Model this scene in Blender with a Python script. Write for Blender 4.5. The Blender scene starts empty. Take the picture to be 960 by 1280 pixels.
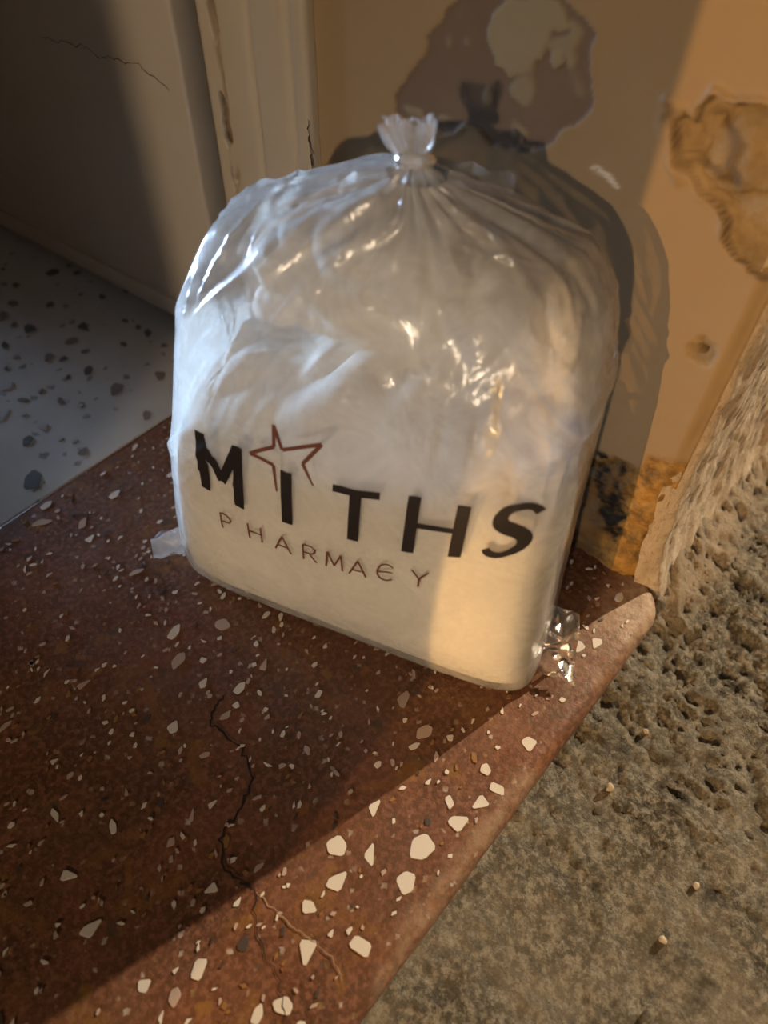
import bpy, bmesh, math, random
import numpy as np
from mathutils import Vector, Matrix
from mathutils.bvhtree import BVHTree

scene = bpy.context.scene
COL = scene.collection

# ------------------------------------------------------------------ camera
# world: z up, sill surface z = 0, door reveal is the plane x = 0, the street lies at y < 0
cam_d = bpy.data.cameras.new('camera')
cam = bpy.data.objects.new('camera', cam_d)
COL.objects.link(cam)
RX = (0.65427387, 0.58013666, -0.48514654)
RY = (-0.75607575, 0.5158537, -0.40279575)
RZ = (0.01658806, 0.63034627, 0.77613686)
cam.matrix_world = Matrix((RX + (-0.35052,), RY + (-0.04955,), RZ + (0.45,), (0, 0, 0, 1)))
cam_d.sensor_fit = 'HORIZONTAL'
cam_d.sensor_width = 36.0
cam_d.lens = 935.78 / 960 * 36.0
cam_d.clip_start = 0.01
cam_d.dof.use_dof = True
cam_d.dof.focus_distance = 0.47
cam_d.dof.aperture_fstop = 6.5
scene.camera = cam

# ------------------------------------------------------------------ view, world, lamps
scene.view_settings.view_transform = 'Standard'
scene.view_settings.look = 'None'
scene.view_settings.gamma = 1.0
scene.view_settings.use_curve_mapping = False
scene.view_settings.exposure = 0.25

world = bpy.data.worlds.new('night')
scene.world = world
world.use_nodes = True
bg = world.node_tree.nodes['Background']
bg.inputs[0].default_value = (0.76, 0.68, 0.60, 1)
bg.inputs[1].default_value = 0.021


def lamp(name, kind, loc, target, power, col, size):
    d = bpy.data.lights.new(name, kind)
    d.energy = power
    d.color = col
    if kind == 'AREA':
        d.shape = 'RECTANGLE'
        d.size, d.size_y = size
    else:
        d.shadow_soft_size = size
    o = bpy.data.objects.new(name, d)
    o.location = loc
    o.rotation_euler = (Vector(target) - Vector(loc)).to_track_quat('-Z', 'Y').to_euler()
    COL.objects.link(o)
    return o


# orange street lamp down the street: grazes past the opposite jamb, reaches only the outer strip of the reveal
lamp('street_lamp_light', 'POINT', (-4.0, -0.188, 0.95), (0, 0, 0), 290, (1.0, 0.55, 0.18), 0.007)
# further, weaker lamp across the street: lights the whole reveal, cut off on the door by the opposite jamb
lamp('far_lamp_light', 'POINT', (-6.0, -1.9, 1.75), (0, 0, 0), 470, (1.0, 0.77, 0.53), 0.085)
# lamp on the facade further along: grazes the front wall, ground and outer strip of the sill
lamp('facade_lamp_light', 'POINT', (2.2, -0.49, 1.20), (0, 0, 0), 350, (1.0, 0.80, 0.56), 0.02)
# cool lamp in the hallway
lamp('hallway_light', 'AREA', (-0.26, 1.05, 0.20), (-0.17, 0.24, 0.19), 0.44, (0.46, 0.67, 1.0), (0.12, 0.30)).data.spread = math.radians(23)

# ------------------------------------------------------------------ numpy helpers
RNG = np.random.default_rng(7)
random.seed(11)
TAB = RNG.random((64, 64))


def vn(x, y, s=0):
    x = np.asarray(x, float) + s * 17.31
    y = np.asarray(y, float) + s * 9.77
    xi = np.floor(x).astype(int)
    yi = np.floor(y).astype(int)
    fx = x - xi
    fy = y - yi
    fx = fx * fx * (3 - 2 * fx)
    fy = fy * fy * (3 - 2 * fy)
    g = lambda a, b: TAB[a % 64, b % 64]
    return (g(xi, yi) * (1 - fx) + g(xi + 1, yi) * fx) * (1 - fy) + (g(xi, yi + 1) * (1 - fx) + g(xi + 1, yi + 1) * fx) * fy


def fbm(x, y, o=4, s=0, rough=0.5):
    v = 0
    a = 1.0
    t = 0
    for i in range(o):
        v = v + a * (vn(x * 2 ** i, y * 2 ** i, s + i * 3) - 0.5)
        t += a
        a *= rough
    return v / t * 2


def ridge(x, y, o=3, s=0):
    v = 0
    a = 1.0
    for i in range(o):
        v = v + a * (1 - np.abs(2 * vn(x * 2 ** i, y * 2 ** i, s + i * 5) - 1)) ** 3
        a *= 0.5
    return v


def sdf(px, py, poly):
    """signed distance to a polygon, negative inside"""
    d = np.full(px.shape, 1e9)
    ins = np.zeros(px.shape, bool)
    n = len(poly)
    for i in range(n):
        ax, ay = poly[i]
        bx, by = poly[(i + 1) % n]
        ex, ey = bx - ax, by - ay
        t = np.clip(((px - ax) * ex + (py - ay) * ey) / (ex * ex + ey * ey + 1e-12), 0, 1)
        d = np.minimum(d, np.hypot(px - ax - t * ex, py - ay - t * ey))
        c = ((ay > py) != (by > py))
        with np.errstate(divide='ignore', invalid='ignore'):
            xx = (bx - ax) * (py - ay) / (by - ay + 1e-15) + ax
        ins ^= c & (px < xx)
    return np.where(ins, -d, d)


def sst(e0, e1, x):
    t = np.clip((x - e0) / (e1 - e0), 0, 1)
    return t * t * (3 - 2 * t)


def tag(o, label=None, cat=None, group=None, kind=None):
    if label:
        o['label'] = label
    if cat:
        o['category'] = cat
    if group:
        o['group'] = group
    if kind:
        o['kind'] = kind
    return o


def link(name, me, mat=None, parent=None, smooth=True):
    if mat is not None and len(me.materials) == 0:
        me.materials.append(mat)
    if smooth:
        me.polygons.foreach_set('use_smooth', np.ones(len(me.polygons), bool))
    o = bpy.data.objects.new(name, me)
    COL.objects.link(o)
    if parent is not None:
        o.parent = parent
    return o


def grid_mesh(name, P, wrap=False, attrs=None, flip=False, caps=False):
    """P: (rows, cols, 3)"""
    r, c, _ = P.shape
    idx = np.arange(r * c).reshape(r, c)
    if wrap:
        nx = np.roll(idx, -1, 1)
        a, b, d, e = idx[:-1], nx[:-1], nx[1:], idx[1:]
    else:
        a, b, d, e = idx[:-1, :-1], idx[:-1, 1:], idx[1:, 1:], idx[1:, :-1]
    F = np.stack([a, b, d, e], -1).reshape(-1, 4)
    if flip:
        F = F[:, ::-1]
    faces = F.tolist()
    if caps:
        faces.append(idx[0][::-1].tolist() if not flip else idx[0].tolist())
        faces.append(idx[-1].tolist() if not flip else idx[-1][::-1].tolist())
    me = bpy.data.meshes.new(name)
    me.from_pydata(P.reshape(-1, 3).tolist(), [], faces)
    if attrs:
        for k, v in attrs.items():
            at = me.attributes.new(k, 'FLOAT', 'POINT')
            at.data.foreach_set('value', np.ascontiguousarray(v, dtype=np.float32).ravel())
    me.update()
    return me


def box_mesh(name, lo, hi, bevel=0.0, seg=2):
    bm = bmesh.new()
    bmesh.ops.create_cube(bm, size=1)
    for v in bm.verts:
        v.co = Vector([(lo[i] + hi[i]) / 2 + v.co[i] * (hi[i] - lo[i]) for i in range(3)])
    if bevel:
        bmesh.ops.bevel(bm, geom=bm.edges[:], offset=bevel, segments=seg, affect='EDGES', profile=0.5)
    me = bpy.data.meshes.new(name)
    bm.to_mesh(me)
    bm.free()
    return me


# ------------------------------------------------------------------ material helpers
class NT:
    def __init__(self, name):
        self.m = bpy.data.materials.new(name)
        self.m.use_nodes = True
        self.t = self.m.node_tree
        self.t.nodes.clear()
        self.out = self.t.nodes.new('ShaderNodeOutputMaterial')
        self.co = self.n('ShaderNodeTexCoord').outputs['Object']

    def n(self, typ, **kw):
        nd = self.t.nodes.new(typ)
        for k, v in kw.items():
            setattr(nd, k, v)
        return nd

    def set(self, sock, v):
        if hasattr(v, 'is_output') or isinstance(v, bpy.types.NodeSocket):
            self.t.links.new(v, sock)
        else:
            sock.default_value = v

    def noise(self, scale, detail=4, rough=0.55, co=None, dist=0.0):
        nd = self.n('ShaderNodeTexNoise')
        self.set(nd.inputs['Vector'], co if co is not None else self.co)
        nd.inputs['Scale'].default_value = scale
        nd.inputs['Detail'].default_value = detail
        nd.inputs['Roughness'].default_value = rough
        nd.inputs['Distortion'].default_value = dist
        return nd.outputs['Fac']

    def vor(self, scale, feature='F1', co=None):
        nd = self.n('ShaderNodeTexVoronoi', feature=feature, distance='MANHATTAN')
        wn = self.n('ShaderNodeTexNoise')                      # warp, so that the chips are not round
        self.set(wn.inputs['Vector'], self.co)
        wn.inputs['Scale'].default_value = scale * 1.6
        ma = self.n('ShaderNodeVectorMath', operation='MULTIPLY_ADD')
        self.set(ma.inputs[0], wn.outputs['Color'])
        ma.inputs[1].default_value = (0.6 / scale,) * 3
        self.set(ma.inputs[2], self.co)
        self.set(nd.inputs['Vector'], ma.outputs[0])
        nd.inputs['Scale'].default_value = scale
        return nd

    def ramp(self, fac, stops, interp='LINEAR'):
        nd = self.n('ShaderNodeValToRGB')
        nd.color_ramp.interpolation = interp
        el = nd.color_ramp.elements
        while len(el) < len(stops):
            el.new(0.5)
        for e, (p, c) in zip(el, stops):
            e.position = p
            e.color = (c, c, c, 1) if isinstance(c, (int, float)) else (*c, 1)
        self.set(nd.inputs[0], fac)
        return nd.outputs[0]

    def mix(self, fac, a, b, blend='MIX'):
        nd = self.n('ShaderNodeMix', data_type='RGBA', blend_type=blend)
        self.set(nd.inputs[0], fac)
        for s, v in ((nd.inputs[6], a), (nd.inputs[7], b)):
            self.set(s, (*v, 1) if isinstance(v, tuple) and len(v) == 3 else v)
        return nd.outputs[2]

    def math(self, op, a, b=0.0, c=None):
        nd = self.n('ShaderNodeMath', operation=op)
        self.set(nd.inputs[0], a)
        self.set(nd.inputs[1], b)
        if c is not None:
            self.set(nd.inputs[2], c)
        return nd.outputs[0]

    def attr(self, name):
        nd = self.n('ShaderNodeAttribute', attribute_name=name)
        return nd.outputs['Fac']

    def bump(self, h, strength=0.3, dist=0.002):
        nd = self.n('ShaderNodeBump')
        nd.inputs['Strength'].default_value = strength
        nd.inputs['Distance'].default_value = dist
        self.set(nd.inputs['Height'], h)
        return nd.outputs[0]

    def pbr(self, col, rough=0.6, normal=None, spec=0.5, **kw):
        p = self.n('ShaderNodeBsdfPrincipled')
        self.set(p.inputs['Base Color'], (*col, 1) if isinstance(col, tuple) else col)
        self.set(p.inputs['Roughness'], rough)
        p.inputs['Specular IOR Level'].default_value = spec
        if normal is not None:
            self.set(p.inputs['Normal'], normal)
        for k, v in kw.items():
            p.inputs[k.replace('_', ' ')].default_value = v
        return p.outputs[0]

    def done(self, shader):
        self.t.links.new(shader, self.out.inputs[0])
        return self.m


def simple(name, col, rough=0.6, var=0.12, scale=60, bump=0.15, bd=0.001, spec=0.5):
    t = NT(name)
    n = t.noise(scale, 5)
    dark = tuple(c * (1 - var) for c in col)
    lite = tuple(min(1, c * (1 + var)) for c in col)
    c = t.mix(n, dark, lite)
    return t.done(t.pbr(c, rough, t.bump(t.noise(scale * 3, 4), bump, bd), spec))


# ---- red terrazzo
def red_terrazzo():
    t = NT('red_terrazzo')
    base = t.mix(t.ramp(t.noise(16, 5, 0.6), [(0.3, 0.0), (0.7, 1.0)]), (0.075, 0.029, 0.013), (0.21, 0.082, 0.038))
    fine = t.noise(260, 3, 0.6)
    base = t.mix(t.ramp(fine, [(0.45, 0.0), (0.62, 0.7)]), base, (0.30, 0.13, 0.075))
    # small chips left to the material
    v = t.vor(150)
    m = t.math('MULTIPLY', t.ramp(v.outputs['Distance'], [(0.28, 1.0), (0.40, 0.0)]),
               t.ramp(v.outputs['Color'], [(0.50, 0.0), (0.54, 1.0)]))
    chipc = t.ramp(t.noise(90, 1), [(0.40, (0.10, 0.075, 0.06)), (0.47, (0.34, 0.19, 0.07)), (0.55, (0.44, 0.32, 0.26)), (0.62, (0.62, 0.55, 0.48))])
    base = t.mix(t.math('MULTIPLY', m, 0.75), base, chipc)
    v2 = t.vor(62)
    m2 = t.math('MULTIPLY', t.ramp(v2.outputs['Distance'], [(0.30, 1.0), (0.42, 0.0)]),
                t.ramp(v2.outputs['Color'], [(0.66, 0.0), (0.68, 1.0)]))
    c2 = t.ramp(t.noise(45, 1), [(0.42, (0.085, 0.06, 0.04)), (0.5, (0.32, 0.16, 0.03)), (0.6, (0.30, 0.13, 0.06))])
    base = t.mix(t.math('MULTIPLY', m2, 0.7), base, c2)
    dirt = t.ramp(t.noise(9, 5, 0.65, dist=0.6), [(0.42, 0.0), (0.72, 0.45)])
    base = t.mix(dirt, base, (0.10, 0.055, 0.032))
    base = t.mix(t.ramp(t.noise(30, 4, 0.6, dist=1.0), [(0.56, 0.0), (0.68, 0.55)]), base, (0.26, 0.125, 0.028))
    dust = t.math('MULTIPLY', t.attr('dust'), t.ramp(t.noise(110, 5, 0.65), [(0.35, 0.25), (0.6, 1.0)]))
    base = t.mix(dust, base, (0.46, 0.335, 0.225))
    rough = t.ramp(t.noise(35, 4), [(0.3, 0.40), (0.7, 0.65)])
    rough = t.mix(t.attr('polish'), rough, (0.18, 0.18, 0.18))
    h = t.math('ADD', t.noise(320, 4, 0.7), t.math('MULTIPLY', t.noise(70, 3), 1.2))
    return t.done(t.pbr(base, rough, t.bump(h, 0.45, 0.0012), 0.4))


def grey_terrazzo():
    t = NT('grey_terrazzo')
    base = t.mix(t.noise(30, 5), (0.44, 0.415, 0.38), (0.60, 0.565, 0.52))
    v = t.vor(75)
    m = t.math('MULTIPLY', t.ramp(v.outputs['Distance'], [(0.30, 1.0), (0.42, 0.0)]),
               t.ramp(v.outputs['Color'], [(0.55, 0.0), (0.58, 1.0)]))
    c2 = t.ramp(t.noise(45, 1), [(0.40, (0.15, 0.14, 0.135)), (0.5, (0.24, 0.2, 0.18)), (0.6, (0.36, 0.34, 0.32))])
    base = t.mix(t.math('MULTIPLY', m, 0.8), base, c2)
    return t.done(t.pbr(base, 0.65, t.bump(t.noise(120, 4), 0.15, 0.0008), 0.25))


def concrete_mat():
    t = NT('rough_concrete')
    a = t.mix(t.ramp(t.noise(14, 6, 0.65), [(0.35, 0.0), (0.68, 1.0)]), (0.100, 0.086, 0.064), (0.30, 0.265, 0.205))
    a = t.mix(t.ramp(t.noise(190, 5, 0.75), [(0.45, 0.0), (0.60, 0.9)]), a, (0.42, 0.375, 0.295))
    v = t.vor(170)
    g = t.math('MULTIPLY', t.ramp(v.outputs['Distance'], [(0.22, 1.0), (0.36, 0.0)]), t.ramp(v.outputs['Color'], [(0.78, 0.0), (0.80, 1.0)]))
    a = t.mix(g, a, (0.38, 0.33, 0.25))
    a = t.mix(t.ramp(t.noise(48, 4, 0.6), [(0.56, 0.0), (0.70, 0.75)]), a, (0.055, 0.046, 0.034))
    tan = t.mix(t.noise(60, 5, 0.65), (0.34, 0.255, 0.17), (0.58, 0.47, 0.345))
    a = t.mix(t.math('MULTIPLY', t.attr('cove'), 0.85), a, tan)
    h = t.math('ADD', t.noise(210, 6, 0.75), t.math('MULTIPLY', t.noise(60, 4), 1.5))
    return t.done(t.pbr(a, 0.95, t.bump(h, 1.0, 0.006), 0.15))


def plaster_front_mat():
    t = NT('front_plaster')
    mp = t.n('ShaderNodeMapping')
    t.set(mp.inputs[0], t.co)
    mp.inputs['Scale'].default_value = (1.0, 1.0, 0.25)
    a = t.mix(t.ramp(t.noise(40, 6, 0.65, mp.outputs[0]), [(0.32, 0.0), (0.66, 1.0)]), (0.42, 0.315, 0.215), (0.70, 0.575, 0.43))
    a = t.mix(t.ramp(t.noise(150, 4, 0.7), [(0.52, 0.0), (0.68, 0.7)]), a, (0.30, 0.215, 0.14))
    return t.done(t.pbr(a, 0.95, t.bump(t.noise(190, 6, 0.75), 0.8, 0.003), 0.15))


def reveal_mat():
    t = NT('peeling_wall_paint')
    paint = t.mix(t.noise(9, 5, 0.55), (0.275, 0.188, 0.098), (0.35, 0.247, 0.132))
    paint = t.mix(t.ramp(t.noise(70, 5), [(0.58, 0.0), (0.75, 0.35)]), paint, (0.26, 0.205, 0.14))
    old = t.mix(t.noise(24, 5, 0.6), (0.145, 0.10, 0.068), (0.195, 0.138, 0.095))
    col = t.mix(t.attr('peel'), paint, old)
    remain = t.mix(t.noise(30, 4), (0.26, 0.215, 0.135), (0.32, 0.265, 0.17))
    col = t.mix(t.attr('remain'), col, remain)
    plaster = t.mix(t.ramp(t.noise(42, 6, 0.65), [(0.35, 0.0), (0.65, 1.0)]), (0.19, 0.13, 0.062), (0.33, 0.235, 0.125))
    col = t.mix(t.attr('plaster'), col, plaster)
    damp = t.mix(t.ramp(t.noise(60, 6, 0.7), [(0.35, 0.0), (0.62, 1.0)]), (0.10, 0.062, 0.025), (0.44, 0.24, 0.06))
    col = t.mix(t.attr('damp'), col, damp)
    col = t.mix(t.attr('darkpatch'), col, (0.11, 0.072, 0.042))
    col = t.mix(t.attr('mould'), col, (0.012, 0.011, 0.010))
    col = t.mix(t.attr('scuff'), col, (0.74, 0.66, 0.56))
    rough = t.math('ADD', 0.55, t.math('MULTIPLY', t.attr('plaster'), 0.35))
    h = t.math('ADD', t.noise(50, 4), t.math('MULTIPLY', t.noise(260, 5, 0.7), t.math('ADD', 0.15, t.math('ADD', t.attr('plaster'), t.attr('damp')))))
    return t.done(t.pbr(col, rough, t.bump(h, 0.35, 0.0015), 0.3))


def cream_paint(name, a=(0.40, 0.325, 0.225), b=(0.48, 0.395, 0.28), worn=False):
    t = NT(name)
    c = t.mix(t.noise(12, 5), a, b)
    if worn:
        c = t.mix(t.attr('wear'), c, t.mix(t.ramp(t.noise(180, 3), [(0.4, 0.0), (0.6, 1.0)]), (0.05, 0.03, 0.018), (0.16, 0.10, 0.05)))
        c = t.mix(t.attr('grime'), c, (0.30, 0.215, 0.12))
    mp = t.n('ShaderNodeMapping')
    t.set(mp.inputs[0], t.co)
    mp.inputs['Scale'].default_value = (1, 1, 0.12)
    return t.done(t.pbr(c, 0.45, t.bump(t.noise(90, 4, 0.6, mp.outputs[0]), 0.18, 0.0008), 0.4))


def film_mat(name, cover=0.30, cover2=0.58):
    """thin milky polythene: part see-through, part scattering, glossy"""
    t = NT(name)
    n = t.ramp(t.noise(28, 4, 0.6, dist=0.8), [(0.35, cover), (0.7, cover2)])
    tr = t.n('ShaderNodeBsdfTransparent')
    tr.inputs[0].default_value = (0.98, 0.97, 0.95, 1)
    df = t.n('ShaderNodeBsdfDiffuse')
    df.inputs[0].default_value = (0.92, 0.90, 0.87, 1)
    tl = t.n('ShaderNodeBsdfTranslucent')
    tl.inputs[0].default_value = (0.92, 0.90, 0.87, 1)
    mp = t.n('ShaderNodeMapping')
    t.set(mp.inputs[0], t.co)
    mp.inputs['Scale'].default_value = (1.0, 1.0, 0.35)
    h = t.math('ADD', t.noise(55, 4, 0.6, mp.outputs[0], 1.2), t.math('MULTIPLY', t.noise(18, 3), 2.0))
    nb = t.bump(h, 0.35, 0.003)
    gl = t.n('ShaderNodeBsdfGlossy')
    gl.inputs['Roughness'].default_value = 0.20
    gl.inputs['Color'].default_value = (1, 1, 1, 1)
    t.set(gl.inputs['Normal'], nb)
    m1 = t.n('ShaderNodeMixShader')
    m1.inputs[0].default_value = 0.4
    t.t.links.new(df.outputs[0], m1.inputs[1])
    t.t.links.new(tl.outputs[0], m1.inputs[2])
    m2 = t.n('ShaderNodeMixShader')
    t.set(m2.inputs[0], n)
    t.t.links.new(tr.outputs[0], m2.inputs[1])
    t.t.links.new(m1.outputs[0], m2.inputs[2])
    fr = t.n('ShaderNodeFresnel')
    fr.inputs[0].default_value = 1.5
    t.set(fr.inputs['Normal'], nb)
    m3 = t.n('ShaderNodeMixShader')
    t.set(m3.inputs[0], t.math('MULTIPLY', fr.outputs[0], 1.0))
    t.t.links.new(m2.outputs[0], m3.inputs[1])
    t.t.links.new(gl.outputs[0], m3.inputs[2])
    return t.done(m3.outputs[0])


M_RED = red_terrazzo()
M_GREY = grey_terrazzo()
M_CONC = concrete_mat()
M_FRONT = plaster_front_mat()
M_REV = reveal_mat()
M_FRAME = cream_paint('frame_paint', worn=True)
M_DOOR = cream_paint('door_paint', (0.38, 0.315, 0.225), (0.45, 0.375, 0.28))
M_WALL = simple('far_plaster', (0.42, 0.33, 0.23), 0.9)
M_FILM = film_mat('milky_film')
M_TAIL = film_mat('clear_film', 0.10, 0.24)
M_PAPER = simple('white_paper', (0.88, 0.86, 0.81), 0.65, 0.05, 40, 0.2, 0.001)
M_INK = simple('black_ink', (0.022, 0.018, 0.020), 0.45, 0.1)
M_RINK = simple('copper_ink', (0.20, 0.070, 0.048), 0.45, 0.2, 200)
M_CRACK = simple('crack_dark', (0.020, 0.014, 0.010), 0.95, 0.3, 300)  # near-black tone of the crack ribbons
M_HAIRLINE = simple('hairline_brown', (0.13, 0.095, 0.065), 0.9, 0.3, 300)  # brown tone of the thin crack on the door
M_DUST = simple('crack_dust', (0.34, 0.22, 0.14), 0.95, 0.3, 300)
M_CHIPS = [simple('marble_white', (0.74, 0.68, 0.60), 0.40, 0.10, 120),
           simple('marble_rose', (0.50, 0.37, 0.31), 0.42, 0.12, 120),
           simple('marble_ochre', (0.30, 0.155, 0.045), 0.45, 0.2, 120),
           simple('marble_dark', (0.075, 0.060, 0.052), 0.42, 0.2, 120)]
M_GCHIPS = [simple('floor_chip_dark', (0.12, 0.115, 0.11), 0.4, 0.2, 120),
            simple('floor_chip_brown', (0.22, 0.175, 0.15), 0.4, 0.2, 120),
            simple('floor_chip_light', (0.47, 0.45, 0.43), 0.4, 0.1, 120)]
M_PEB = simple('pebble_stone', (0.50, 0.42, 0.31), 0.8, 0.2, 200, 0.4)
M_PEBD = simple('pebble_dark', (0.10, 0.08, 0.06), 0.8, 0.2, 200, 0.4)

# ------------------------------------------------------------------ the setting
# --- sill slab
XE = 0.006                       # right end, touching the reveal
xs = np.concatenate([np.linspace(-1.198, -0.46, 60)[:-1], np.linspace(-0.46, -0.03, 216)[:-1], XE - 0.029 + 0.029 * np.sin(np.linspace(0, np.pi / 2, 30))])
prof = [(0.3925, -0.032), (0.3925, -0.006)]
for a in np.linspace(0, 90, 5)[1:]:
    prof.append((0.3925 - 0.003 + 0.003 * math.cos(math.radians(a)), -0.003 + 0.003 * math.sin(math.radians(a)) - 0.0))
for y in np.linspace(0.385, -0.011, 204):
    prof.append((y, 0.0))
RN = 0.010
for a in np.linspace(0, 90, 10)[1:]:
    prof.append((-0.011 - RN * math.sin(math.radians(a)), -RN + RN * math.cos(math.radians(a))))
prof += [(-0.0205, -0.025), (-0.0195, -0.034)]
prof = np.array(prof)
X, Yp = np.meshgrid(xs, prof[:, 0], indexing='ij')
_, Zp = np.meshgrid(xs, prof[:, 1], indexing='ij')
r = 0.026
sh = np.where(X > XE - r, r - np.sqrt(np.clip(r * r - (X - (XE - r)) ** 2, 0, None)), 0)
Yp = Yp + sh * sst(0.030, -0.002, Yp)
edge = np.clip(1 - np.abs(Yp + 0.016) / 0.012, 0, 1)
Zp = Zp + np.where(Zp > -0.02, 0.0005 * fbm(X * 40, Yp * 40, 4, 2) * sst(0.392, 0.38, Yp), 0) - 0.0012 * edge * np.clip(fbm(X * 60, Yp * 0 + 3, 4, 5), 0, 1)
Yp = Yp + edge * 0.0012 * fbm(X * 35, X * 0, 4, 8)
X = X + 0.003 * sst(0.007, -0.003, Yp) * sst(-0.06, XE, X)
dust = 0.85 * sst(-0.075, 0.0, X + 0.012 * fbm(X * 60, Yp * 60, 3, 7)) * sst(0.035, -0.008, Yp) + 0.35 * sst(-0.16, -0.03, X) * sst(0.03, -0.01, Yp)
dust = np.maximum(dust, 0.6 * edge * sst(-0.1, 0.4, fbm(X * 30, Yp * 30, 3, 17)))
sill = link('trim_1', grid_mesh('sill', np.stack([X, Yp, Zp], -1), attrs=dict(dust=np.clip(dust, 0, 1), polish=sst(0.384, 0.389, Yp + 0.004 * fbm(X * 40, Yp * 40, 3, 19)))), M_RED)
tag(sill, 'red terrazzo door sill with white marble chips and rounded nosing', kind='structure')

# terrazzo chips proud of the sill by a hair
def chip_mesh(name, k, seed):
    rg = random.Random(seed)
    n = rg.choice([3, 4, 5, 5])
    bm = bmesh.new()
    ang = sorted((i + rg.uniform(-0.32, 0.32)) * 2 * math.pi / n for i in range(n))
    pts = [(math.cos(a) * rg.uniform(0.75, 1.1), math.sin(a) * rg.uniform(0.75, 1.1)) for a in ang]
    for _ in range(1):                     # knock the corners off
        pts = [tuple(p[c] * k + q_[c] * (1 - k) for c in range(2)) for p, q_ in zip(pts, pts[1:] + pts[:1]) for k in (0.84, 0.16)]
    n = len(pts)
    top = [bm.verts.new((x * 0.97, y * 0.97, 0.00030)) for x, y in pts]
    mid = [bm.verts.new((x, y, 0.0001)) for x, y in pts]
    bot = [bm.verts.new((x * 0.9, y * 0.9, -0.004)) for x, y in pts]
    bm.faces.new(top)
    for q, w in ((top, mid), (mid, bot)):
        for i in range(n):
            j = (i + 1) % n
            bm.faces.new((q[i], w[i], w[j], q[j]))
    me = bpy.data.meshes.new(name)
    bm.to_mesh(me)
    bm.free()
    return me


CH = {}
for mi, m in enumerate(M_CHIPS):
    for s in range(7):
        me = chip_mesh('stone_chip', mi, 100 * mi + s)
        me.materials.append(m)
        CH[mi, s] = me
placed = []


def chip(x, y, size, mi, s, rot, asp, parent, zofs, lib=CH):
    o = bpy.data.objects.new('stone_chip', lib[mi, s])
    COL.objects.link(o)
    o.parent = parent
    o.location = (x, y, zofs)
    o.rotation_euler = (0, 0, rot)
    o.scale = (size * asp ** 0.5, size / asp ** 0.5, 1)
    placed.append((x, y, size))


# the big white ones along the lit nosing
for i, (x, y, s) in enumerate([(-0.2403, 0.0077, .0085), (-0.2161, -0.0004, .0068), (-0.1985, -0.0040, .0070), (-0.1860, -0.0062, .0055), (-0.150, -0.0050, .0062),
                               (-0.2601, 0.0024, .0068), (-0.2621, 0.0261, .0066), (-0.2723, 0.0443, .0068), (-0.2851, 0.0311, .0068), (-0.319, 0.020, .0085),
                               (-0.3008, 0.0003, .0070), (-0.3052, 0.0341, .0052), (-0.1803, 0.0065, .0042), (-0.2414, 0.0412, .0060), (-0.0708, 0.0088, .0056),
                               (-0.0600, 0.0005, .0052), (-0.333, 0.080, .005), (-0.362, 0.056, .006), (-0.385, 0.072, .0045), (-0.345, 0.012, .0055)]):
    chip(x, y, s, 0, i % 7, random.uniform(0, 6.28), random.uniform(1.0, 1.4), sill, 0.0002)
tries = 0
while len(placed) < 298 and tries < 20000:
    tries += 1
    x = random.uniform(-0.50, -0.006)
    y = random.uniform(-0.007, 0.384)
    size = min(0.0058, 0.0019 * math.exp(abs(random.gauss(0, 0.55))))
    if y < 0.03 and x > -0.36:
        size = min(size, 0.0042)
    if any((x - a) ** 2 + (y - b) ** 2 < (size + c + 0.0012) ** 2 for a, b, c in placed):
        continue
    k = random.random()
    mi = 0 if k < 0.56 else 1 if k < 0.80 else 2 if k < 0.91 else 3
    chip(x, y, size, mi, random.randrange(7), random.gauss(0.25, 0.5), random.uniform(1.2, 2.4), sill, 0.0002)


# the many smaller chips, joined
bm = bmesh.new()
rg = random.Random(77)
small_n = 0
while small_n < 1100:
    x, y = rg.uniform(-0.55, -0.004), rg.uniform(-0.0095, 0.384)
    sz = rg.uniform(0.0009, 0.0021)
    if any((x - a) ** 2 + (y - b) ** 2 < (sz + c + 0.0004) ** 2 for a, b, c in placed):
        continue
    k = rg.random()
    mi = 0 if k < 0.40 else 1 if k < 0.74 else 2 if k < 0.90 else 3
    n = rg.choice([4, 5, 6])
    asp, ro = rg.uniform(1.2, 2.6) ** 0.5, rg.gauss(0.25, 0.6)
    vs = []
    for i in range(n):
        a = (i + rg.uniform(-.3, .3)) * 2 * math.pi / n
        px, py = math.cos(a) * sz * asp * rg.uniform(.7, 1.1), math.sin(a) * sz / asp * rg.uniform(.7, 1.1)
        vs.append((x + px * math.cos(ro) - py * math.sin(ro), y + px * math.sin(ro) + py * math.cos(ro)))
    tv = [bm.verts.new((p[0], p[1], 0.00062)) for p in vs]
    bv = [bm.verts.new((p[0], p[1], -0.001)) for p in vs]
    fs = [bm.faces.new(tv)] + [bm.faces.new((tv[i], bv[i], bv[(i + 1) % n], tv[(i + 1) % n])) for i in range(n)]
    for f_ in fs:
        f_.material_index = mi
    small_n += 1
me = bpy.data.meshes.new('fine_chips')
bm.to_mesh(me)
bm.free()
for m in M_CHIPS:
    me.materials.append(m)
tag(link('fine_chips', me, None, sill, smooth=False), kind='stuff')


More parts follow.
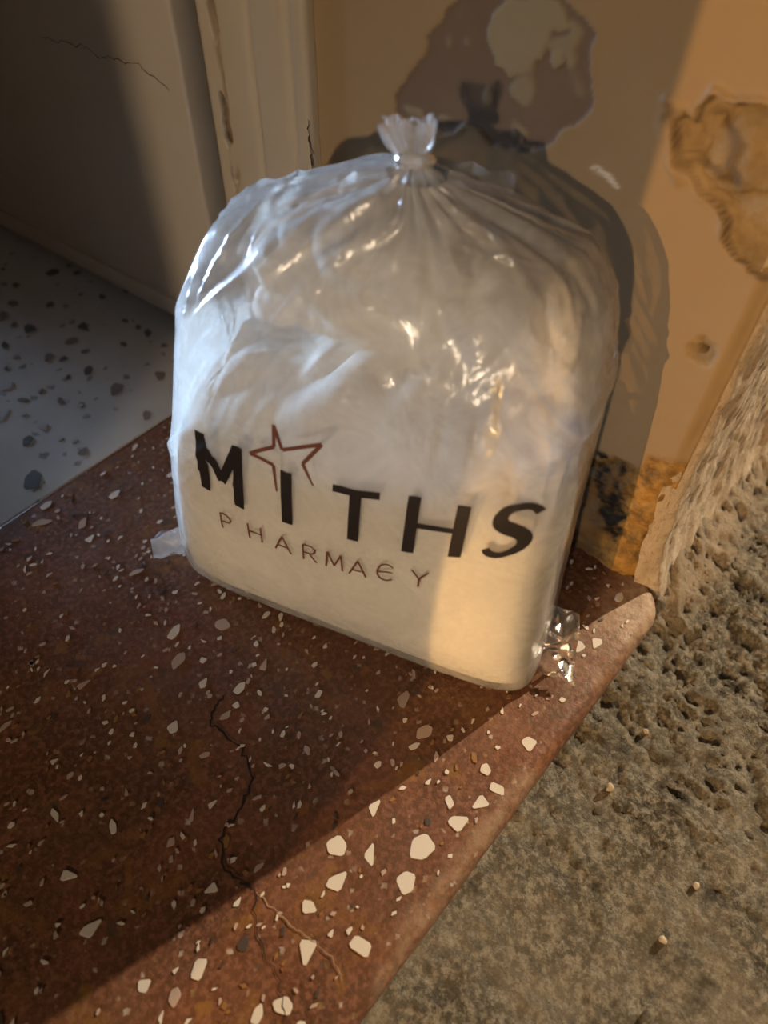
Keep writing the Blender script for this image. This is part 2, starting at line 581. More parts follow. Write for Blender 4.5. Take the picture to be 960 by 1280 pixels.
def strip(name, pts, w, mat, parent, z=0.0006, axis='z', seed=0, sub=6):
    """ragged crack line: a thin flat ribbon along a polyline"""
    rg = random.Random(seed)
    P = []
    for i in range(len(pts) - 1):
        for k in range(sub):
            t = k / sub
            j = 0.10 * math.dist(pts[i], pts[i + 1])
            P.append(tuple(pts[i][c] * (1 - t) + pts[i + 1][c] * t + rg.uniform(-j, j) * 0.8 for c in range(2)))
    P.append(pts[-1])
    V = []
    for i, p in enumerate(P):
        a, b = P[max(0, i - 1)], P[min(len(P) - 1, i + 1)]
        dx, dy = b[0] - a[0], b[1] - a[1]
        L = math.hypot(dx, dy) + 1e-9
        ww = w * rg.uniform(0.4, 1.2) * (0.25 if i in (0, len(P) - 1) else 1)
        V.append([(p[0] - dy / L * ww, p[1] + dx / L * ww), (p[0] - dy / L * ww * .2, p[1] + dx / L * ww * .2), (p[0] + dy / L * ww, p[1] - dx / L * ww)])
    A = np.array(V)
    Q = np.zeros(A.shape[:2] + (3,))
    if axis == 'z':
        Q[..., 0], Q[..., 1], Q[..., 2] = A[..., 0], A[..., 1], z
    else:
        Q[..., 0], Q[..., 1], Q[..., 2] = z, A[..., 0], A[..., 1]
    return link(name, grid_mesh(name, Q), mat, parent)


strip('crack', [(-0.2515, 0.1612), (-0.2624, 0.1595), (-0.2714, 0.1537), (-0.2694, 0.1279), (-0.277, 0.1068), (-0.2937, 0.1011), (-0.3132, 0.0964), (-0.3216, 0.0835), (-0.318, 0.0626)], 0.0008, M_CRACK, sill, seed=3)
strip('crack', [(-0.318, 0.0626), (-0.3181, 0.0518), (-0.3175, 0.0382), (-0.3171, 0.0302), (-0.3133, 0.0174), (-0.3157, 0.0008), (-0.3180, -0.003)], 0.0004, M_DUST, sill, seed=4)
strip('crack', [(-0.318, 0.0626), (-0.334, 0.040), (-0.341, 0.018), (-0.352, 0.004)], 0.0003, M_CRACK, sill, seed=6)

# --- inside floor
fl = link('floor', box_mesh('floor', (-1.198, 0.3935, -0.04), (0.30, 2.2, -0.0015), 0.001, 1), M_GREY, smooth=False)
tag(fl, 'grey terrazzo hallway floor with dark chips', kind='structure')
GC = {}
for mi, m in enumerate(M_GCHIPS):
    for s in range(6):
        me = chip_mesh('stone_chip', mi, 900 + 100 * mi + s)
        me.materials.append(m)
        GC[mi, s] = me
placed = []
for i, (x, y, s, mi) in enumerate([(-0.0921, 0.6582, .008, 0), (-0.123, 0.5853, .010, 0), (-0.0886, 0.6042, .007, 0), (-0.0871, 0.5493, .013, 0),
                                   (-0.1223, 0.4941, .009, 0), (-0.1201, 0.4544, .012, 1), (-0.0516, 0.4972, .009, 0), (-0.0543, 0.4698, .007, 1), (-0.2303, 0.4143, .014, 0),
                                   (-0.1696, 0.5498, .006, 0), (-0.2084, 0.4565, .009, 0), (-0.1523, 0.5819, .006, 0), (-0.0391, 0.6316, .007, 0), (-0.046, 0.577, .006, 0),
                                   (-0.0826, 0.4401, .010, 1), (-0.1233, 0.4074, .007, 1), (-0.1619, 0.4776, .006, 1), (-0.135, 0.5367, .008, 1), (-0.1389, 0.4994, .005, 0)]):
    chip(x, y, s * 0.75, mi, i % 6, 0.9 + random.uniform(-.5, .5), random.uniform(1.2, 1.9), fl, -0.0012, GC)
tries = 0
while len(placed) < 150 and tries < 5000:
    tries += 1
    x = random.uniform(-0.45, -0.03)
    y = random.uniform(0.405, 0.78)
    size = min(0.010, 0.003 * math.exp(abs(random.gauss(0, 0.55))))
    if any((x - a) ** 2 + (y - b) ** 2 < (size + c + 0.003) ** 2 for a, b, c in placed):
        continue
    chip(x, y, size, random.choice([0, 1, 1, 2, 2]), random.randrange(6), random.uniform(0, 6.28), random.uniform(1.0, 1.8), fl, -0.0012, GC)

# --- reveal (wall_right)
ys = np.concatenate([np.linspace(0.0085, 0.3045, 198)])
zs = np.concatenate([np.linspace(-0.03, 0.40, 290), np.linspace(0.41, 2.2, 60)])
Yg, Zg = np.meshgrid(ys, zs, indexing='ij')
wy = Yg + 0.0065 * fbm(Yg * 50, Zg * 50, 4, 21, 0.5)
wz = Zg + 0.0065 * fbm(Yg * 50, Zg * 50, 4, 31, 0.5)
peelA = [(0.2014, 0.3231), (0.2137, 0.3099), (0.2199, 0.3011), (0.2218, 0.2911), (0.2324, 0.2803), (0.2407, 0.2676), (0.2422, 0.2584), (0.2281, 0.2558), (0.1861, 0.2641), (0.1595, 0.2639), (0.1519, 0.2642), (0.1365, 0.2732), (0.1251, 0.2846), (0.1169, 0.2963), (0.1207, 0.3024), (0.1249, 0.31), (0.1266, 0.3164), (0.1247, 0.325), (0.1306, 0.3316), (0.144, 0.335), (0.150, 0.365), (0.1922, 0.36)]
patchB = [(0.1855, 0.3145), (0.1829, 0.3202), (0.1714, 0.3293), (0.1504, 0.3352), (0.1429, 0.3305), (0.1391, 0.3233), (0.147, 0.3199), (0.1492, 0.3136), (0.1519, 0.3049), (0.1656, 0.2977), (0.1756, 0.2988), (0.1818, 0.3065)]
chipD = [(0.1466, 0.3142), (0.139, 0.314), (0.1385, 0.3083), (0.1427, 0.3047), (0.1466, 0.308)]
peelC = [(0.0774, 0.3024), (0.0749, 0.3066), (0.0669, 0.3055), (0.0674, 0.312), (0.0625, 0.3183), (0.0543, 0.3157), (0.0423, 0.3206), (0.0273, 0.3171), (0.0002, 0.310), (-0.01, 0.2621), (0.0158, 0.2499), (0.0249, 0.248), (0.0355, 0.2541), (0.0438, 0.2652), (0.0524, 0.272), (0.0626, 0.2799), (0.0705, 0.2885)]
damp = [(0.12, 0.055), (0.085, 0.075), (0.0629, 0.086), (0.0493, 0.1018), (0.0322, 0.1022), (0.0283, 0.116), (-0.03, 0.1406), (-0.03, 0.10), (-0.03, -0.05), (0.12, -0.05)]
mould = [(0.0581, 0.091), (0.0521, 0.1013), (0.046, 0.0944), (0.0467, 0.0782), (0.0374, 0.0714), (0.0299, 0.0624), (0.0294, 0.038), (0.0358, 0.0288), (0.0434, 0.0424), (0.052, 0.0574), (0.0531, 0.0773)]
scuff = [(0.1127, 0.2688), (0.1033, 0.2711), (0.0954, 0.2673), (0.0901, 0.2631)]
sA, sB, sC, sD = sdf(wy, wz, peelA), sdf(wy, wz, patchB), sdf(wy + 0.008 * fbm(Yg * 32, Zg * 32, 3, 23), wz + 0.008 * fbm(Yg * 32, Zg * 32, 3, 27), peelC), sdf(wy, wz, damp)
inner = (Yg > 0.009)
peel = sst(0.0008, -0.0008, sA)
remain = np.maximum(sst(0.0008, -0.0008, sB), sst(0.0006, -0.0006, sdf(wy, wz, chipD)))
remain = np.maximum(remain, 0.8 * sst(0.25, 0.4, fbm(Yg * 45, Zg * 45, 3, 77)) * peel * sst(-0.004, -0.009, sA))
dark = sst(0.004, 0.001, np.hypot(wy - 0.1521, wz - 0.2650))
plas = sst(0.001, -0.001, sC)
damp_m = sst(0.004, -0.004, sD)
mo = sst(0.0045, -0.002, sdf(Yg + 0.012 * fbm(Yg * 120, Zg * 120, 4, 3), Zg + 0.012 * fbm(Yg * 120, Zg * 120, 4, 9), mould))
mo = mo * np.clip(0.55 + 1.2 * fbm(Yg * 200, Zg * 200, 3, 15) + 0.6 * sst(0.07, 0.05, Zg), 0, 1)
dsc = np.full(Yg.shape, 1e9)
for i in range(3):
    (ay, az), (by, bz) = scuff[i], scuff[i + 1]
    t = np.clip(((wy - ay) * (by - ay) + (wz - az) * (bz - az)) / ((by - ay) ** 2 + (bz - az) ** 2), 0, 1)
    dsc = np.minimum(dsc, np.hypot(wy - ay - t * (by - ay), wz - az - t * (bz - az)))
sc = sst(0.0022, 0.0006, dsc) * sst(-0.1, 0.25, fbm(Yg * 150, Zg * 150, 3, 40)) * 0.8
rh = np.hypot(Yg - 0.0253, Zg - 0.1998)
hole_rim = sst(0.0085, 0.006, rh + 0.003 * fbm(Yg * 200, Zg * 200, 3, 55))
hole = sst(0.0030, 0.0015, np.hypot(Yg - 0.0265, Zg - 0.2005))
plas = np.maximum(plas, hole_rim)
dark = np.maximum(dark, 0.8 * damp_m * sst(0.030, 0.046, Yg + 0.006 * fbm(Yg * 60, Zg * 60, 3, 87)))  # inner damp area browner: the shadow there is painted into the colour
dark = np.maximum(dark, hole)
crack_shade = np.exp(-(np.abs(sC) / 0.0011) ** 2) * sst(-0.25, 0.15, fbm(Yg * 35, Zg * 35, 3, 64))  # crack outlines and creases: relief shade painted into the wall colour
crack_shade = np.maximum(crack_shade, 0.85 * sst(0.012, -0.002, sC + 0.010) * sst(0.10, 0.03, np.abs(fbm(Yg * 30, Zg * 30, 3, 69))))
dark = np.maximum(dark, 0.85 * crack_shade)
# depth: the peeled areas lie deeper (x grows into the wall), lips curl outwards
depth = 0.0011 * peel - 0.0009 * remain * peel
depth -= 0.0006 * np.exp(-(np.abs(sA - 0.001) / 0.0012) ** 2) * sst(-0.2, 0.5, fbm(Yg * 30, Zg * 30, 3, 62))
rough_c = 0.0075 * fbm(Yg * 45, Zg * 45, 5, 61, 0.6) + 0.0065 * np.clip(ridge(Yg * 34, Zg * 34, 2, 66) - 0.75, 0, 1)
depth += sst(0.001, -0.0015, sC) * (0.0045 + rough_c) - 0.0030 * np.exp(-(np.abs(sC - 0.0012) / 0.0016) ** 2) * sst(-0.3, 0.3, fbm(Yg * 40, Zg * 40, 2, 68))
depth += hole_rim * 0.0012 + hole * 0.006
depth += damp_m * (0.0015 + 0.003 * fbm(Yg * 80, Zg * 80, 5, 71, 0.6))
depth += 0.0006 * fbm(Yg * 18, Zg * 18, 4, 81)
outer = sst(0.016, 0.0085, Yg)
depth += outer * (0.0045 + 0.002 * fbm(Yg * 60, Zg * 60, 4, 91))
Xg = np.clip(depth, -0.004, 0.02)
P = np.stack([Xg, Yg, Zg], -1)
# closing return round the outer corner and a back, so the wall is a body
P = np.concatenate([np.stack([np.full((1, len(zs)), 0.14)[0], np.full(len(zs), 0.0105), zs], -1)[None], P,
                    np.stack([np.full(len(zs), 0.14), np.full(len(zs), 0.3045), zs], -1)[None]], 0)
pad = lambda a: np.concatenate([a[:1] * 0, a, a[-1:] * 0], 0)
wr = link('wall_right', grid_mesh('wall_right', P, flip=True, attrs=dict(peel=pad(peel), remain=pad(remain * peel), darkpatch=pad(dark), plaster=pad(plas), damp=pad(damp_m), mould=pad(mo), scuff=pad(sc))), M_REV)
tag(wr, 'tan painted door reveal with peeling patches, bare plaster and black mould', kind='structure')

# --- exterior face (wall_front)
xs2 = np.concatenate([0.002 + 0.010 * (1 - np.cos(np.linspace(0, np.pi / 2, 10))), np.linspace(0.014, 0.34, 150), np.linspace(0.36, 2.6, 40)])
zs2 = np.concatenate([np.linspace(-0.045, 0.36, 210), np.linspace(0.38, 2.2, 50)])
Xf, Zf = np.meshgrid(xs2, zs2, indexing='ij')
Yf = 0.0075 - 0.030 * np.exp(-np.clip(Zf + 0.03, 0, None) / 0.045)
Yf = Yf + 0.0055 * fbm(Xf * 22, Zf * 9, 5, 101, 0.55) + 0.0022 * fbm(Xf * 90, Zf * 60, 4, 111, 0.6) - 0.002
Yf = Yf + 0.016 * np.clip((0.012 - Xf) / 0.010, 0, 1) ** 2 * (0.6 + 0.4 * np.exp(-np.clip(Zf, 0, None) / 0.05))
wf = link('wall_front', grid_mesh('wall_front', np.stack([Xf, Yf, Zf], -1)), M_FRONT)
tag(wf, 'rough tan cement plaster of the house front', kind='structure')

# --- opposite side of the doorway
wl = link('wall_left', box_mesh('wall_left', (-3.6, 0.0, -0.045), (-1.2, 0.31, 2.2), 0.006, 2), M_WALL, smooth=False)
tag(wl, 'tan plastered wall on the other side of the doorway', kind='structure')

# --- ground
gx = np.concatenate([np.linspace(-3.6, -0.44, 60)[:-1], np.linspace(-0.44, 0.26, 340)[:-1], np.linspace(0.26, 2.6, 50)])
gy = np.concatenate([np.linspace(-2.2, -0.24, 50)[:-1], np.linspace(-0.24, 0.006, 124)])
GX, GY = np.meshgrid(gx, gy, indexing='ij')
lump = sst(-0.30, 0.02, GX + 0.5 * GY)             # the right-hand part is coarser
GZ = -0.028 + 0.004 * fbm(GX * 9, GY * 9, 4, 201) + (0.0030 + 0.0075 * lump) * fbm(GX * 55, GY * 55, 5, 211, 0.62) + (0.0008 + 0.0028 * lump) * ridge(GX * 90, GY * 90, 2, 221)
GZ += 0.026 * np.exp(-np.clip(-GY - 0.006, 0, None) / 0.026) * sst(-0.012, 0.03, GX)
near = sst(-0.010, -0.019, GY)
GZ = np.where(GX < 0.004, GZ * near + (1 - near) * -0.036, GZ)
GZ = np.minimum(GZ, -0.010 + 0.02 * sst(0, 0.03, GX))
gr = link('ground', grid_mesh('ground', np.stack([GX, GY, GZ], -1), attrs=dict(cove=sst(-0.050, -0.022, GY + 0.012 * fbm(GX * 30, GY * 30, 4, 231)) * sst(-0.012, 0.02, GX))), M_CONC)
tag(gr, 'rough grey brown concrete pavement in front of the sill', kind='structure')

# --- door frame
def wear_frame():
    # profile in (y, x): x negative = towards the opening
    pr = [(0.3045, 0.03), (0.3045, -0.004), (0.3055, -0.007), (0.308, -0.0082), (0.314, -0.0082), (0.3175, -0.0070), (0.3195, -0.0048), (0.3215, -0.0070), (0.325, -0.0088)]
    pr += [(y, -0.0088 - 0.0006 * math.sin((y - 0.325) / 0.026 * math.pi)) for y in np.linspace(0.328, 0.348, 8)]
    pr += [(0.351, -0.0086), (0.3535, -0.0052), (0.356, -0.0080), (0.360, -0.0092)]
    pr += [(y, -0.0092) for y in np.linspace(0.363, 0.399, 40)]
    pr += [(0.402, -0.0085), (0.4035, -0.006), (0.404, 0.02), (0.404, 0.05)]
    pr = np.array(pr)
    z = np.concatenate([np.linspace(0.0012, 0.40, 330), np.linspace(0.42, 2.2, 20)])
    Yq, Zq = np.meshgrid(pr[:, 0], z, indexing='ij')
    Xq, _ = np.meshgrid(pr[:, 1], z, indexing='ij')
    Yw = Yq + 0.004 * fbm(Yq * 150, Zq * 90, 3, 301)
    Zw = Zq + 0.006 * fbm(Yq * 150, Zq * 90, 3, 311)
    wear = np.maximum.reduce([
        sst(0.0012, -0.0012, sdf(Yw, Zw, [(0.3825, 0.295), (0.3845, 0.268), (0.3865, 0.262), (0.3895, 0.27), (0.3885, 0.30), (0.387, 0.34), (0.383, 0.34)])),
        sst(0.0012, -0.0012, sdf(Yw, Zw, [(0.3885, 0.233), (0.3855, 0.215), (0.3845, 0.199), (0.3875, 0.194), (0.3905, 0.204), (0.3915, 0.230)])),
        0.8 * sst(0.0008, -0.0008, sdf(Yw, Zw, [(0.389, 0.186), (0.3875, 0.17), (0.3885, 0.15), (0.3895, 0.168)])),
        0.8 * sst(0.0006, -0.0008, sdf(Yw, Zw, [(0.385, 0.182), (0.384, 0.172), (0.3852, 0.165), (0.386, 0.176)]))])
    grime = sst(0.006, 0.001, np.abs(Yw - 0.387)) * sst(-0.25, 0.3, fbm(Yq * 90, Zq * 22, 4, 321)) * (Yq > 0.362)
    Xq = Xq + 0.0035 * wear + 0.0008 * grime + 0.0003 * fbm(Yq * 60, Zq * 20, 3, 331)
    return grid_mesh('door_frame', np.stack([Xq, Yq, Zq], -1), attrs=dict(wear=wear, grime=grime), flip=True)


fr = link('trim_2', wear_frame(), M_FRAME)
tag(fr, 'cream painted door frame with fluted face and worn brown gouges', kind='structure')
strip('crack', [(0.3058, 0.2391), (0.3056, 0.227), (0.3046, 0.2174), (0.3048, 0.2032), (0.3052, 0.19)], 0.0006, M_CRACK, wr, z=-0.0085, axis='x', seed=9)

# --- door leaf, swung inwards
dm = box_mesh('door_leaf', (-0.0, 0.0, 0.010), (0.034, 0.82, 2.05), 0.0028, 3)
dr = link('door_1', dm, M_DOOR)
dr.location = (-0.0215, 0.4125, 0.0)
dr.rotation_euler = (0, 0, math.radians(4.7))
tag(dr, 'cream painted door leaf standing open', kind='structure')
rail = link('bottom_rail', box_mesh('bottom_rail', (-0.0022, 0.003, 0.014), (0.001, 0.815, 0.034), 0.0010, 2), M_DOOR, dr)
strip('crack', [(0.155, 0.232), (0.135, 0.231), (0.105, 0.236), (0.085, 0.232), (0.075, 0.2345), (0.045, 0.236), (0.015, 0.226)], 0.0004, M_HAIRLINE, dr, z=-0.0004, axis='x', seed=12)

# ------------------------------------------------------------------ the bag
BC = Vector((-0.12409, 0.14287, 0.0008))
BA = 0.312346
BU = Vector((math.sin(BA), -math.cos(BA), 0))       # along the width, towards the street
BW = Vector((BU.y, -BU.x, 0))                       # out of the printed face
ROWS = np.array([
    [0.0000, 0.1199, 0.0314, -0.0053, 0.0090, 6.0],
    [0.0041, 0.1271, 0.0411, -0.0058, 0.0070, 6.0],
    [0.0143, 0.1285, 0.0480, -0.0057, 0.0045, 6.0],
    [0.0510, 0.1260, 0.0562, -0.0059, 0.0011, 5.5],
    [0.1225, 0.1197, 0.0606, -0.0044, -0.0058, 5.0],
    [0.1837, 0.1143, 0.0598, -0.0025, -0.0152, 4.4],
    [0.2194, 0.1094, 0.0559, -0.0004, -0.0225, 3.6],
    [0.2449, 0.0994, 0.0510, 0.0027, -0.0274, 2.9],
    [0.2633, 0.0835, 0.0427, 0.0060, -0.0305, 2.3],
    [0.2756, 0.0592, 0.0332, 0.0077, -0.0308, 2.0],
    [0.2847, 0.0323, 0.0228, 0.0074, -0.0268, 2.0],
    [0.2929, 0.0139, 0.0132, 0.0064, -0.0217, 2.0]])


def hermite(R, tt):
    s = np.concatenate([[0], np.cumsum(np.sqrt((np.diff(R[:, :3], axis=0) ** 2).sum(1)))])
    s /= s[-1]
    m = np.zeros_like(R)
    m[1:-1] = (R[2:] - R[:-2]) / (s[2:] - s[:-2])[:, None]
    m[0] = (R[1] - R[0]) / (s[1] - s[0])
    m[-1] = (R[-1] - R[-2]) / (s[-1] - s[-2])
    i = np.clip(np.searchsorted(s, tt, side='right') - 1, 0, len(s) - 2)
    h = s[i + 1] - s[i]
    x = ((tt - s[i]) / h)[:, None]
    h = h[:, None]
    return (2 * x ** 3 - 3 * x ** 2 + 1) * R[i] + (x ** 3 - 2 * x ** 2 + x) * h * m[i] + (-2 * x ** 3 + 3 * x ** 2) * R[i + 1] + (x ** 3 - x ** 2) * h * m[i + 1]


def bag_surf(R, nt, na):
    tt = np.linspace(0, 1, nt)
    q = hermite(R, tt)
    th = np.linspace(0, 2 * np.pi, na, endpoint=False)
    c, s = np.cos(th), np.sin(th)
    e = 2 / q[:, 5:6]
    u = q[:, 3:4] + q[:, 1:2] * np.sign(c) * np.abs(c) ** e
    w = q[:, 4:5] + q[:, 2:3] * np.sign(s) * np.abs(s) ** e
    z = np.repeat(q[:, 0:1], na, 1)
    return u, w, z, np.repeat(tt[:, None], na, 1), np.repeat(th[None], nt, 0)


def normals(u, w, z):
    P = np.stack([u, w, z], -1)
    dth = np.roll(P, -1, 1) - np.roll(P, 1, 1)
    dt = np.gradient(P, axis=0)
    n = np.cross(dth, dt)
    return n / (np.linalg.norm(n, axis=-1, keepdims=True) + 1e-12)


LOC = Matrix((tuple(BU) + (0,), tuple(BW) + (0,), (0, 0, 1, 0), (0, 0, 0, 1))).transposed()   # local (u, w, z) axes
BAGM = Matrix.Translation(BC) @ LOC

bag = bpy.data.objects.new('plastic_bag', None)
COL.objects.link(bag)
bag.matrix_world = BAGM
bag.empty_display_size = 0.05
tag(bag, 'tied milky plastic pharmacy bag standing on the red terrazzo sill', 'bag')

u, w, z, T, TH = bag_surf(ROWS, 190, 420)
N = normals(u, w, z)
up = sst(0.15, 0.26, z)
gather = np.clip((z - 0.205) / 0.088, 0, 1) ** 1.6
gather = gather * sst(0.294, 0.278, z) + 0.25 * sst(0.278, 0.294, z)
d = gather * (0.0022 * np.cos(9 * TH + 6 * fbm(TH * 1.5, z * 14, 2, 5)) + 0.0012 * np.cos(21 * TH + 7 * fbm(TH * 2, z * 20, 2, 8)))
left = sst(-0.02, -0.085, u)
d += (0.25 + 0.75 * up) * (0.0022 * fbm(u * 24, z * 24, 3, 12) * (0.35 + up))
# creases pulled diagonally over the left shoulder, and from the knot down
CREASES = [
    [(2.211, 0.1753), (2.038, 0.2111)], [(2.121, 0.19), (1.905, 0.2217)], [(2.018, 0.1885), (1.818, 0.2224), (1.822, 0.2586)],
    [(2.301, 0.2111), (2.176, 0.2402)], [(2.27, 0.1995), (2.022, 0.2402)], [(2.953, 0.2402), (3.307, 0.2651)], [(2.415, 0.2396), (2.761, 0.2695)],
    [(2.309, 0.2511), (2.58, 0.2673)], [(2.411, 0.2253), (2.533, 0.2534)], [(2.282, 0.1848), (2.596, 0.2322)], [(2.36, 0.165), (2.48, 0.225)], [(1.689, 0.2111), (1.61, 0.2238)],
    [(1.587, 0.1966), (1.575, 0.2111)], [(1.56, 0.193), (1.58, 0.215)], [(1.61, 0.1936), (1.598, 0.2118)], [(1.539, 0.2111), (1.543, 0.2253)],
    [(1.119, 0.2168), (1.076, 0.2336)], [(0.703, 0.2281), (0.408, 0.26)], [(0.738, 0.2464), (0.342, 0.2581)], [(0.562, 0.2505), (0.456, 0.2704)],
    [(1.166, 0.2774), (0.526, 0.2707)], [(1.076, 0.2866), (0.593, 0.2774)], [(1.579, 0.2383), (1.598, 0.264)], [(1.685, 0.2329), (1.834, 0.271)]]
P0 = np.stack([u, w, z], -1)
zrow, thr = z[:, 0], TH[0]
for ci, cr_ in enumerate(CREASES):
    for (a0, z0), (a1, z1) in zip(cr_[:-1], cr_[1:]):
        prev = None
        for k in range(7):
            a_, z_ = a0 + (a1 - a0) * k / 6, z0 + (z1 - z0) * k / 6
            cur = P0[np.abs(zrow - z_).argmin(), np.abs(thr - a_ % 6.2832).argmin()]
            if prev is not None:
                e_ = cur - prev
                tt_ = np.clip(((P0 - prev) @ e_) / (e_ @ e_ + 1e-12), 0, 1)
                dd = np.linalg.norm(P0 - prev - tt_[..., None] * e_, axis=-1)
                fade = 0.4 + 0.6 * math.sin(math.pi * (k - 0.5) / 6)
                d = np.maximum(d, d * 0 + d + (0.0011 * fade) * np.exp(-(dd / 0.0016) ** 2) * 0.8)
            prev = cur
s1 = (u * 0.80 - z * 0.60)
s2 = (u * 0.60 + z * 0.80)
d += 0.0036 * (left * sst(0.07, 0.16, z) + 0.30 * up) * (ridge(s1 * 50, s2 * 7, 2, 33) - 0.55)
s1r = (u * 0.70 + z * 0.71)
s2r = (u * 0.71 - z * 0.70)
right = sst(0.05, 0.10, u)
d += 0.0022 * right * sst(0.15, 0.20, z) * (ridge(s1r * 60, s2r * 12, 3, 43) - 0.6)
band = np.exp(-((z - 0.197) / 0.016) ** 2) * sst(-0.08, -0.03, u) * (w > -0.02)
d += 0.0020 * band * (ridge(u * 85, z * 16 + u * 8, 2, 53) - 0.6)
# the right-hand side gusset sags in a little
d -= 0.0006 * (ridge(u * 30, z * 18, 2, 63) - 0.5) * sst(0.12, 0.02, z)
u, w, z = u + N[..., 0] * d, w + N[..., 1] * d, np.maximum(z + N[..., 2] * d, 0.0)
FP = np.stack([u, w, z], -1)
fm = grid_mesh('film_body', FP, wrap=True, caps=False)
bmx = bmesh.new()
bmx.from_mesh(fm)
bmx.verts.ensure_lookup_table()
bmx.faces.new([bmx.verts[i] for i in range(419, -1, -1)])
bmx.to_mesh(fm)
bmx.free()
film = link('film_body', fm, M_FILM, bag)

# surface lookup in bag coordinates for the print
bvh = BVHTree.FromPolygons([tuple(p) for p in FP.reshape(-1, 3).tolist()], [tuple(p.vertices) for p in fm.polygons])


def on_front(uu, zz):
    hit, nrm, _, _ = bvh.ray_cast(Vector((uu, 0.3, zz)), Vector((0, -1, 0)))
    if hit is None:
        return Vector((uu, 0.05, zz))
    if nrm.y < 0:
        nrm = -nrm
    return hit + Vector((nrm.x * 0.0006, max(nrm.y, 0.3) * 0.0009, nrm.z * 0.0006))


# print: baseline and cap line follow the face
B_U = [-0.10, -0.060, -0.031, 0.0086, 0.039, 0.066, 0.090, 0.105]
B_Z = [0.1225, 0.1203, 0.1203, 0.1254, 0.1306, 0.1386, 0.1485, 0.1510]
T_Z = [0.1625, 0.1621, 0.1577, 0.1610, 0.1695, 0.1724, 0.1790, 0.1800]


def big(uu, v):
    b, t = np.interp(uu, B_U, B_Z), np.interp(uu, B_U, T_Z)
    return on_front(uu, b + (t - b) * v)


S_U = [-0.0735, -0.054, -0.036, -0.019, -0.003, 0.0115, 0.0285, 0.0475, 0.06]
S_Z = [0.0950, 0.0952, 0.0938, 0.0940, 0.0955, 0.0962, 0.1020, 0.1060, 0.108]


def small(uu, v):
    b = np.interp(uu, S_U, S_Z)
    return on_front(uu, b + 0.0135 * v)


def ribbons(name, strokes, fn, mat, asp):
    """strokes: lists of (u, v, halfwidth in u-units); v runs 0..1 over the cap height, asp = cap height"""
    bm = bmesh.new()
    for st in strokes:
        # resample
        pts = []
        for i in range(len(st) - 1):
            k = max(2, int(math.hypot(st[i + 1][0] - st[i][0], (st[i + 1][1] - st[i][1]) * asp) / 0.0018))
            for j in range(k):
                t = j / k
                pts.append(tuple(st[i][c] * (1 - t) + st[i + 1][c] * t for c in range(3)))
        pts.append(st[-1])
        prev = None
        for i, (a, v, hw) in enumerate(pts):
            p, q = pts[max(0, i - 1)], pts[min(len(pts) - 1, i + 1)]
            dx, dy = q[0] - p[0], (q[1] - p[1]) * asp
            L = math.hypot(dx, dy) + 1e-9
            nx, ny = -dy / L, dx / L
            row = [bm.verts.new(fn(a + nx * hw * s, v + ny * hw * s / asp)) for s in (-1, -0.33, 0.33, 1)]
            if prev:
                for c in range(3):
                    bm.faces.new((prev[c], prev[c + 1], row[c + 1], row[c]))
            prev = row
    bmesh.ops.recalc_face_normals(bm, faces=bm.faces[:])
    me = bpy.data.meshes.new(name)
    bm.to_mesh(me)
    bm.free()
    return link(name, me, mat, bag)


H = 0.0033      # half stem
ribbons('printed_letter', [[(-0.0855, 0, H), (-0.0855, 1, H)], [(-0.0860, .97, H * .95), (-0.0735, .30, H * .85)], [(-0.0735, .30, H * .85), (-0.0620, .97, H * .95)], [(-0.0618, 0, H), (-0.0618, 1, H)]], big, M_INK, 0.04)
ribbons('printed_letter', [[(-0.0318, 0, H), (-0.0318, 1, H)]], big, M_INK, 0.04)
ribbons('printed_letter', [[(0.0080, 0, H), (0.0080, .95, H)], [(-0.0050, .94, .0026), (0.0212, .94, .0026)]], big, M_INK, 0.04)
ribbons('printed_letter', [[(0.0392, 0, H), (0.0392, 1, H)], [(0.0640, 0, H), (0.0640, 1, H)], [(0.0395, .52, .0019), (0.0640, .52, .0019)]], big, M_INK, 0.04)
sp = [(1.0, .84, .8), (.82, .97, .85), (.55, 1.0, .95), (.28, .95, 1.15), (.14, .80, 1.3), (.20, .66, 1.5), (.42, .55, 1.65), (.66, .45, 1.6), (.83, .31, 1.35), (.80, .15, 1.15), (.58, .03, .95), (.32, .0, .85), (.08, .07, .8), (-.02, .17, .7)]
sp2 = []
for i in range(len(sp) - 1):
    for k in range(4):
        t = k / 4
        p0, p1, p2, p3 = sp[max(i - 1, 0)], sp[i], sp[i + 1], sp[min(i + 2, len(sp) - 1)]
        sp2.append(tuple(0.5 * ((2 * p1[c]) + (-p0[c] + p2[c]) * t + (2 * p0[c] - 5 * p1[c] + 4 * p2[c] - p3[c]) * t * t + (-p0[c] + 3 * p1[c] - 3 * p2[c] + p3[c]) * t ** 3) for c in range(3)))
sp2.append(sp[-1])
ribbons('printed_letter', [[(0.0785 + 0.0195 * a + 0.001 * b, b, 0.0026 * k) for a, b, k in sp2]], big, M_INK, 0.034)

# star outline above the I
stz = lambda uu, v: on_front(uu, v)
sw = 0.0011
star = [(-0.0160, 0.1545, .0005), (-0.0223, 0.1665, sw), (-0.0120, 0.1819, sw), (-0.0340, 0.1712, sw), (-0.0393, 0.1840, sw), (-0.0388, 0.1712, sw), (-0.0535, 0.1616, sw), (-0.0391, 0.1600, sw), (-0.0374, 0.1425, .0005)]
ribbons('printed_star', [[star[i], star[i + 1]] for i in range(len(star) - 1)], stz, M_RINK, 1.0)

q = 0.00062
LW = 0.0052


def sm(c, strokes):
    ribbons('printed_letter', [[(c + a * LW, b, q) for a, b in st] for st in strokes], small, M_RINK, 0.0135)


